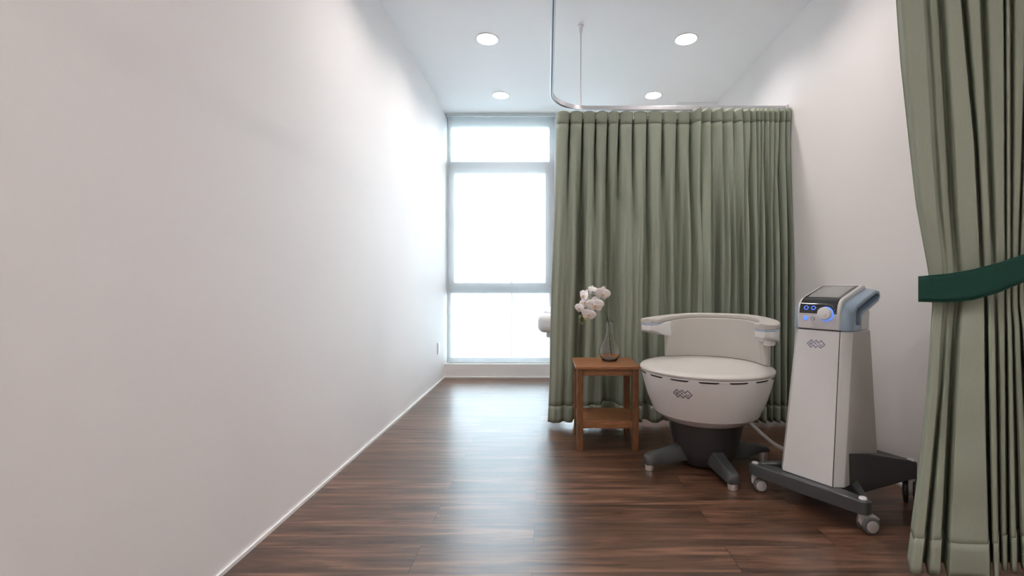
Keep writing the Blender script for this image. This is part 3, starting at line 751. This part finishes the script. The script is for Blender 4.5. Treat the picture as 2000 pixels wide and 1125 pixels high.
def logo_strokes():
    st = []
    st += [((-2.3, 0), (-1.3, 1)), ((-1.3, 1), (-.66, .36)), ((-2.3, 0), (-1.3, -1)), ((-1.3, -1), (-.66, -.36))]
    st += [((-.48, .52), (0, 1)), ((0, 1), (.64, .36)), ((-.64, -.36), (0, -1)), ((0, -1), (.5, -.5))]
    st += [((.82, .52), (1.3, 1)), ((1.3, 1), (2.3, 0)), ((2.3, 0), (1.3, -1)), ((1.3, -1), (.72, -.42))]
    def rot(p, c): a = pi / 4; return (c + p[0] * cos(a) - p[1] * sin(a), p[0] * sin(a) + p[1] * cos(a))
    q = .26
    B = [((-q, -q), (-q, q)), ((-q, q), (q * .8, q)), ((q * .8, q), (q * .8, -q)), ((q * .8, -q), (-q, -q)), ((-q, 0), (q * .8, 0))]
    T = [((-q * 1.1, q), (q * 1.1, q)), ((0, q), (0, -q))]
    Lt = [((-q, q * 1.2), (-q, -q)), ((-q, -q), (q, -q))]
    small = []
    for g, c in ((B, -1.3), (T, 0), (Lt, 1.3)):
        for a, b_ in g: small.append((rot(a, c), rot(b_, c)))
    return st, small
def logo(name, unit, fn, m, parent):
    bm = bmesh.new(); big, small = logo_strokes()
    for lst, wd in ((big, .23), (small, .17)):
        for a, b_ in lst:
            d = Vector((b_[0] - a[0], b_[1] - a[1])); L = d.length; d /= L; nn = Vector((-d.y, d.x)) * wd / 2; ex = d * wd / 2
            k = 5; rings = []
            for i in range(k + 1):
                p = Vector(a) - ex + (Vector(b_) - Vector(a) + 2 * ex) * i / k
                rings.append([fn((p + nn).x * unit, (p + nn).y * unit, 1), fn((p - nn).x * unit, (p - nn).y * unit, 1), fn((p - nn).x * unit, (p - nn).y * unit, 0), fn((p + nn).x * unit, (p + nn).y * unit, 0)])
            loft(bm, rings)
    return finish(name, bm, m, parent, smooth=False)
def on_bowl(u, v, o):
    z = .452 + v; r = interp(z, [.392, .45, .50], [.322, .339, .352]); a = pi - u / .34; rr = r + (.0009 if o else -.002); return pol(a, rr, z)
logo('logo', .0212, on_bowl, 'logo_d', ch)

# ------------------------------------------------------------------ control machine
MX, MY = 1.345, 2.19; MTH = atan2(-.835, .55)
mc = empty('treatment_machine', (MX, MY, 0), MTH); tag(mc, 'tall white and blue medical control unit on castors with a tilted screen', 'medical machine')
def L(x, n, h): return Vector((x, -n, h))
def bodyring(h, nf, w1, w2, nb, ch_=.040):
    return [L(-w1, nf, h), L(w1, nf, h), L(w2, nf - ch_, h), L(w2, nb, h), L(w2 - .02, nb - .015, h), L(-w2 + .02, nb - .015, h), L(-w2, nb, h), L(-w2, nf - ch_, h)]
bm = bmesh.new(); loft(bm, [bodyring(.135, .214, .112, .140, -.155), bodyring(.80, .104, .094, .128, -.100)])
bmesh.ops.recalc_face_normals(bm, faces=bm.faces)
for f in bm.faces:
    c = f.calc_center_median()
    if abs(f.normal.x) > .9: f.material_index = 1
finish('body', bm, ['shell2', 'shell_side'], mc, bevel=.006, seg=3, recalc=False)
bm = bmesh.new()
def fp(h): return .214 - (h - .135) / .665 * .110
rows = []
for h in (.139, .797):
    wL = .111 - (h - .135) / .665 * .018; wR = .108 - (h - .135) / .665 * .020
    rows.append([L(-wL, fp(h) - .004, h), L(wR, fp(h) - .004, h), L(wR, fp(h) + .0018, h), L(-wL, fp(h) + .0018, h)])
loft(bm, rows); finish('front_panel', bm, 'shell2', mc, bevel=.0012)
bm = bmesh.new()
rows = []
for h in (.137, .799):
    wR = .1095 - (h - .135) / .665 * .020
    rows.append([L(wR - .0010, fp(h) - .003, h), L(wR + .0012, fp(h) - .003, h), L(wR + .0012, fp(h) + .0012, h), L(wR - .0010, fp(h) + .0012, h)])
loft(bm, rows); add_box(bm, -.094, .094, -.1045, -.09, .7985, .8005)
finish('panel_gap', bm, 'slot', mc, smooth=False)
def on_panel(u, v, o):
    h = .735 + v; return L(-.008 + u, fp(h) + (.0026 if o else 0), h)
logo('logo', .0170, on_panel, 'logo', mc)
# head
prof = [(.103, .801), (.108, .84), (.109, .872), (.106, .893), (.099, .915), (.087, .933), (.070, .945), (.045, .954), (-.115, 1.006), (-.135, 1.009), (-.150, 1.003), (-.156, .985), (-.150, .95), (-.105, .86), (-.100, .801)]
bm = bmesh.new(); loft(bm, [[L(x, n, h) for n, h in prof] for x in (-.100, .090)])
core = [(-.006, .801), (-.006, .862), (-.035, .874), (-.09, .892), (-.112, .89), (-.104, .801)]
loft(bm, [[L(x, n, h) for n, h in core] for x in (-.122, .122)])
finish('head', bm, 'shell2', mc, bevel=.007, seg=3, ang=35)
# black glass face: lower strip and display
face_p = [(.1094, .876), (.1065, .893), (.0995, .915), (.0875, .9335), (.0705, .9455), (.0455, .9546), (-.1085, 1.0047)]
def strip(name, pts, x0, x1, off, m, parent, th=.003, bevel=0):
    bm = bmesh.new(); rings = []
    for i, (n_, h_) in enumerate(pts):
        a = Vector(pts[max(0, i - 1)]); c = Vector(pts[min(len(pts) - 1, i + 1)]); tt = (c - a).normalized(); nr = Vector((tt.y, -tt.x))
        if nr.x < 0 and nr.y < 0: nr = -nr
        o_ = Vector((n_, h_)) + nr * off; i_ = Vector((n_, h_)) - nr * th
        rings.append([L(x0, o_.x, o_.y), L(x1, o_.x, o_.y), L(x1, i_.x, i_.y), L(x0, i_.x, i_.y)])
    loft(bm, rings); return finish(name, bm, m, parent, bevel=bevel, ang=35)
pan = strip('control_panel', face_p, -.088, .077, .0016, 'black', mc, bevel=.001)
strip('display', [(.062, .9496), (-.094, 1.0002)], -.074, .064, .0022, 'screen', pan)
def front_n(h): return interp(h, [.80, .84, .872, .893, .915, .933], [.103, .108, .109, .106, .099, .087])
def disc(bm, x, h, r, d0, d1, r_in=0, tiltdeg=8, n=32):
    c = L(x, front_n(h), h); Mx = Matrix.Translation(c) @ Matrix.Rotation(radians(90 - tiltdeg), 4, 'X')
    prof_ = [(r, d0), (r, d1), (max(r_in, .0002), d1)] if not r_in else [(r_in, d0), (r_in, d1), (r, d1), (r, d0)]
    add_lathe(bm, prof_, n, M4=Mx, cap=True if not r_in else False)
# dial
Mx = Matrix.Translation(L(.034, front_n(.876), .876)) @ Matrix.Rotation(radians(84), 4, 'X')
dial = lathe('dial', [(.024, .001), (.0275, .004), (.0285, .012), (.0285, .024), (.0275, .028), (.025, .0295), (.001, .0295)], 'shell', mc, n=48, M4=Mx)
lathe('dial_light_ring', [(.0265, .0), (.0325, .0025), (.0325, .005), (.0285, .0075), (.0265, .0075)], 'blue_soft', dial, n=48, M4=Mx)
Mx2 = Mx @ Matrix.Translation((.010, -.011, .0292))
lathe('finger_dimple', [(.0062, 0), (.0062, .0006), (.0045, .0009), (.0042, .0003), (.0002, .0002)], 'hub', dial, n=24, M4=Mx2)
for x in (-.0576, -.0245):
    bm = bmesh.new(); disc(bm, x, .9005, .0100, -.002, .0030, .0076, 20); o = finish('button', bm, 'blue_on', mc)
    bm = bmesh.new(); disc(bm, x, .9005, .0062, -.002, .0034, 0, 20); finish('button_centre', bm, 'black', o)
bm = bmesh.new(); disc(bm, -.0585, .853, .0092, -.002, .003); finish('power_button', bm, 'blue_on', mc)
bm = bmesh.new(); disc(bm, -.0265, .852, .0086, -.002, .0035, .0062); o = finish('round_button', bm, 'grey_print', mc)
bm = bmesh.new(); disc(bm, -.0265, .852, .0060, -.002, .0020); finish('button_centre', bm, 'shell2', o)
# printed marks and dial ticks
bm = bmesh.new()
for i in range(9):
    a = radians(100 - i * 15); x = .034 + .0385 * cos(a); h = .878 + .0385 * sin(a)
    if h > .877: disc(bm, x, h, .0012, -.001, .0026, 0, 20, 8)
disc(bm, -.046 + .0, .902, .0011, -.001, .0026, 0, 20, 8); disc(bm, -.0125, .902, .0011, -.001, .0026, 0, 20, 8)
for i in range(9):
    x = -.0555 + i * .0040; disc(bm, x, .9185, .0013, -.001, .0026, 0, 30, 6)
finish('dial_scale', bm, 'white_on', pan)
bm = bmesh.new()
for x in (-.0585, -.0265):
    for i in range(5): disc(bm, x - .0075 + i * .0037, .8685, .0011, -.001, .0010, 0, 2, 6)
finish('button_print', bm, 'grey_print', mc)
# blue side bands that run back into the handles
outer_p = [(.075, .801), (.069, .883), (.046, .913), (0, .932), (-.15, .982), (-.186, .979), (-.198, .957), (-.174, .930), (-.088, .899), (-.03, .881), (-.004, .866), (0, .801)]
inner_p = [(.053, .826), (.050, .880), (.036, .903), (0, .9185), (-.15, .9675), (-.176, .967), (-.184, .955), (-.168, .942), (-.083, .911), (-.02, .893), (.009, .876), (.012, .826)]
front_add = [1, 1, .8, .5, .25, .1, 0, 0, 0, 0, 0, 0]
for sg in (-1, 1):
    bm = bmesh.new()
    def ring(x, pts, add=0): return [L(sg * x, n + add * front_add[i], h + (add * .35 if 1 < i < 5 else 0)) for i, (n, h) in enumerate(pts)]
    rings = [ring(.086, outer_p, .030), ring(.100, outer_p, .027), ring(.118, outer_p, .016), ring(.133, outer_p, 0), ring(.133, inner_p, 0), ring(.098, inner_p, 0)]
    R = loft(bm, rings)
    finish('side_handle', bm, 'blueband', mc, bevel=.004, seg=3, ang=40)
tube('rear_grip', [L(-.09, -.172, .957), L(.09, -.172, .957)], .013, 'blueband', mc, n=16)
# base
bm = bmesh.new()
prism_xy(bm, [(-.264, -.246), (-.268, -.222), (-.255, -.205), (-.15, -.190), (.15, -.190), (.245, -.195), (.258, -.212), (.252, -.238), (.235, -.250), (.15, -.258), (0, -.264), (-.15, -.262), (-.235, -.256)], [.080] * 13, [.134, .130, .130, .137, .137, .134, .134, .134, .134, .138, .140, .138, .134])
finish('front_beam', bm, 'mgrey', mc, bevel=.005, seg=3)
for sg in (-1, 1):
    bm = bmesh.new(); prism_xy(bm, [(sg * .256, -.212), (sg * .226, -.205), (sg * .125, -.10), (sg * .142, -.07)], .085, [.132, .132, .140, .150]); finish('brace', bm, 'mgrey', mc, bevel=.004)
plan = [(.128, .135, .09, .27), (.142, .130, .078, .276), (.150, -.03, .076, .245), (.245, -.215, .118, .205), (.262, -.240, .122, .198), (.225, -.262, .122, .198), (.10, -.185, .10, .225),
        (-.10, -.185, .10, .225), (-.225, -.262, .122, .198), (-.262, -.240, .122, .198), (-.245, -.215, .118, .205), (-.150, -.03, .076, .245), (-.142, .130, .078, .276), (-.128, .135, .09, .27)]
bm = bmesh.new(); prism_xy(bm, [(x, -n) for x, n, a, b_ in plan], [a for x, n, a, b_ in plan], [b_ for x, n, a, b_ in plan]); finish('rear_housing', bm, 'dgrey', mc, bevel=.004, seg=2)
bm = bmesh.new(); prism_xy(bm, [(-.135, -.20), (.135, -.20), (.14, -.09), (-.14, -.09)], .078, .136); finish('plinth', bm, 'dgrey', mc, bevel=.003)
for x, n, h in ((-.240, .230, .131), (.228, .220, .134), (.238, -.235, .1985), (-.238, -.235, .1985)):
    lathe('cap', [(.0155, h - .004), (.0155, h + .005), (.012, h + .009), (.001, h + .0095)], 'shell', mc, n=28, c=(x, -n, 0))
def castor(x, n, r, top, yaw, wm, hub_m, brake=True):
    c = Vector((x, -n, 0)); ax = Vector((cos(yaw), sin(yaw), 0)); fw_ = Vector((-sin(yaw), cos(yaw), 0))   # ax = axle
    bm = bmesh.new()
    add_lathe(bm, [(.014, top - .018), (.016, top - .014), (.016, top + .004)], 20, c=tuple(c))
    wc = c + fw_ * .021 + Vector((0, 0, r))
    # housing: an arched block between the two wheels and over them
    prof_ = [(-.018, top - .012), (.014, top - .012), (.021 + r * .8, r * 1.45), (.021 + r * .6, r * .9), (.021, r * .6), (-.006, r * .75), (-.018, r * 1.2)]
    loft(bm, [[c + fw_ * u + ax * s_ + Vector((0, 0, v)) for u, v in prof_] for s_ in (-.0085, .0085)])
    if brake:
        pr = [(.0, top - .014), (.045, top - .010), (.060, top - .022), (.055, top - .027), (.040, top - .020), (.0, top - .022)]
        loft(bm, [[c + fw_ * u + ax * s_ + Vector((0, 0, v)) for u, v in pr] for s_ in (-.016, .016)])
    h = finish('castor', bm, 'hub', mc, bevel=.002)
    for s_ in (-1, 1):
        Mw = Matrix.Translation(wc + ax * s_ * .0105) @ Matrix.Rotation(yaw, 4, 'Z') @ Matrix.Rotation(s_ * pi / 2, 4, 'Y')
        bm = bmesh.new(); add_lathe(bm, [(r * .66, 0), (r * .94, .000), (r, .003), (r, .012), (r * .93, .016), (r * .76, .0175), (r * .70, .0165)], 36, M4=Mw)
        k = len(bm.faces)
        add_lathe(bm, [(r * .72, .012), (r * .70, .0185), (r * .62, .0205), (.001, .0208)], 36, M4=Mw)
        for i, f in enumerate(bm.faces): f.material_index = 0 if i < k else 1
        finish('wheel', bm, [wm, hub_m], h)
castor(-.240, .230, .034, .081, radians(-40), 'rubber', 'hub', False)
castor(.228, .220, .034, .081, radians(-33), 'rubber', 'hub', True)
castor(.238, -.235, .058, .124, radians(15), 'rubber_b', 'rubber', False)
castor(-.238, -.235, .058, .124, radians(15), 'rubber_b', 'rubber', False)

# hose between chair and machine
hp = smooth_path([(1.075, 2.70, .262), (1.13, 2.69, .235), (1.185, 2.655, .195), (1.225, 2.60, .155), (1.262, 2.53, .125), (1.31, 2.46, .118), (1.375, 2.392, .135), (1.395, 2.368, .145)], 8)
bm = bmesh.new(); add_tube(bm, hp, [.0115 + .0005 * (i % 2) for i in range(len(hp))], 14); tag(finish('connecting_hose', bm, 'hose'), 'white flexible hose running from the chair base to the machine', 'hose')

# ------------------------------------------------------------------ bed behind the curtain
be = empty('treatment_bed', (.83, 4.42, 0)); tag(be, 'white draped treatment bed, its end peeking out behind the curtain', 'bed')
def rounded(name, x0, x1, y0, y1, z0, z1, m, r):
    bm = bmesh.new(); add_box(bm, x0, x1, y0, y1, z0, z1); return finish(name, bm, m, be, bevel=r, seg=6)
rounded('bed_sheet', -.915, .90, -.34, .34, .588, .755, 'linen', .06)
rounded('bed_frame', -.84, .86, -.30, .30, .545, .61, 'frame', .01)
bm = bmesh.new(); bmesh.ops.create_uvsphere(bm, u_segments=32, v_segments=16, radius=1, matrix=Matrix.Translation((-.66, 0, .765)) @ Matrix.Diagonal((.21, .27, .055, 1))); finish('pillow', bm, 'linen', be)
for sx in (-.72, .74):
    for sy in (-.26, .26):
        box('leg', sx - .022, sx + .022, sy - .022, sy + .022, 0, .55, 'frame', be, bevel=.003)
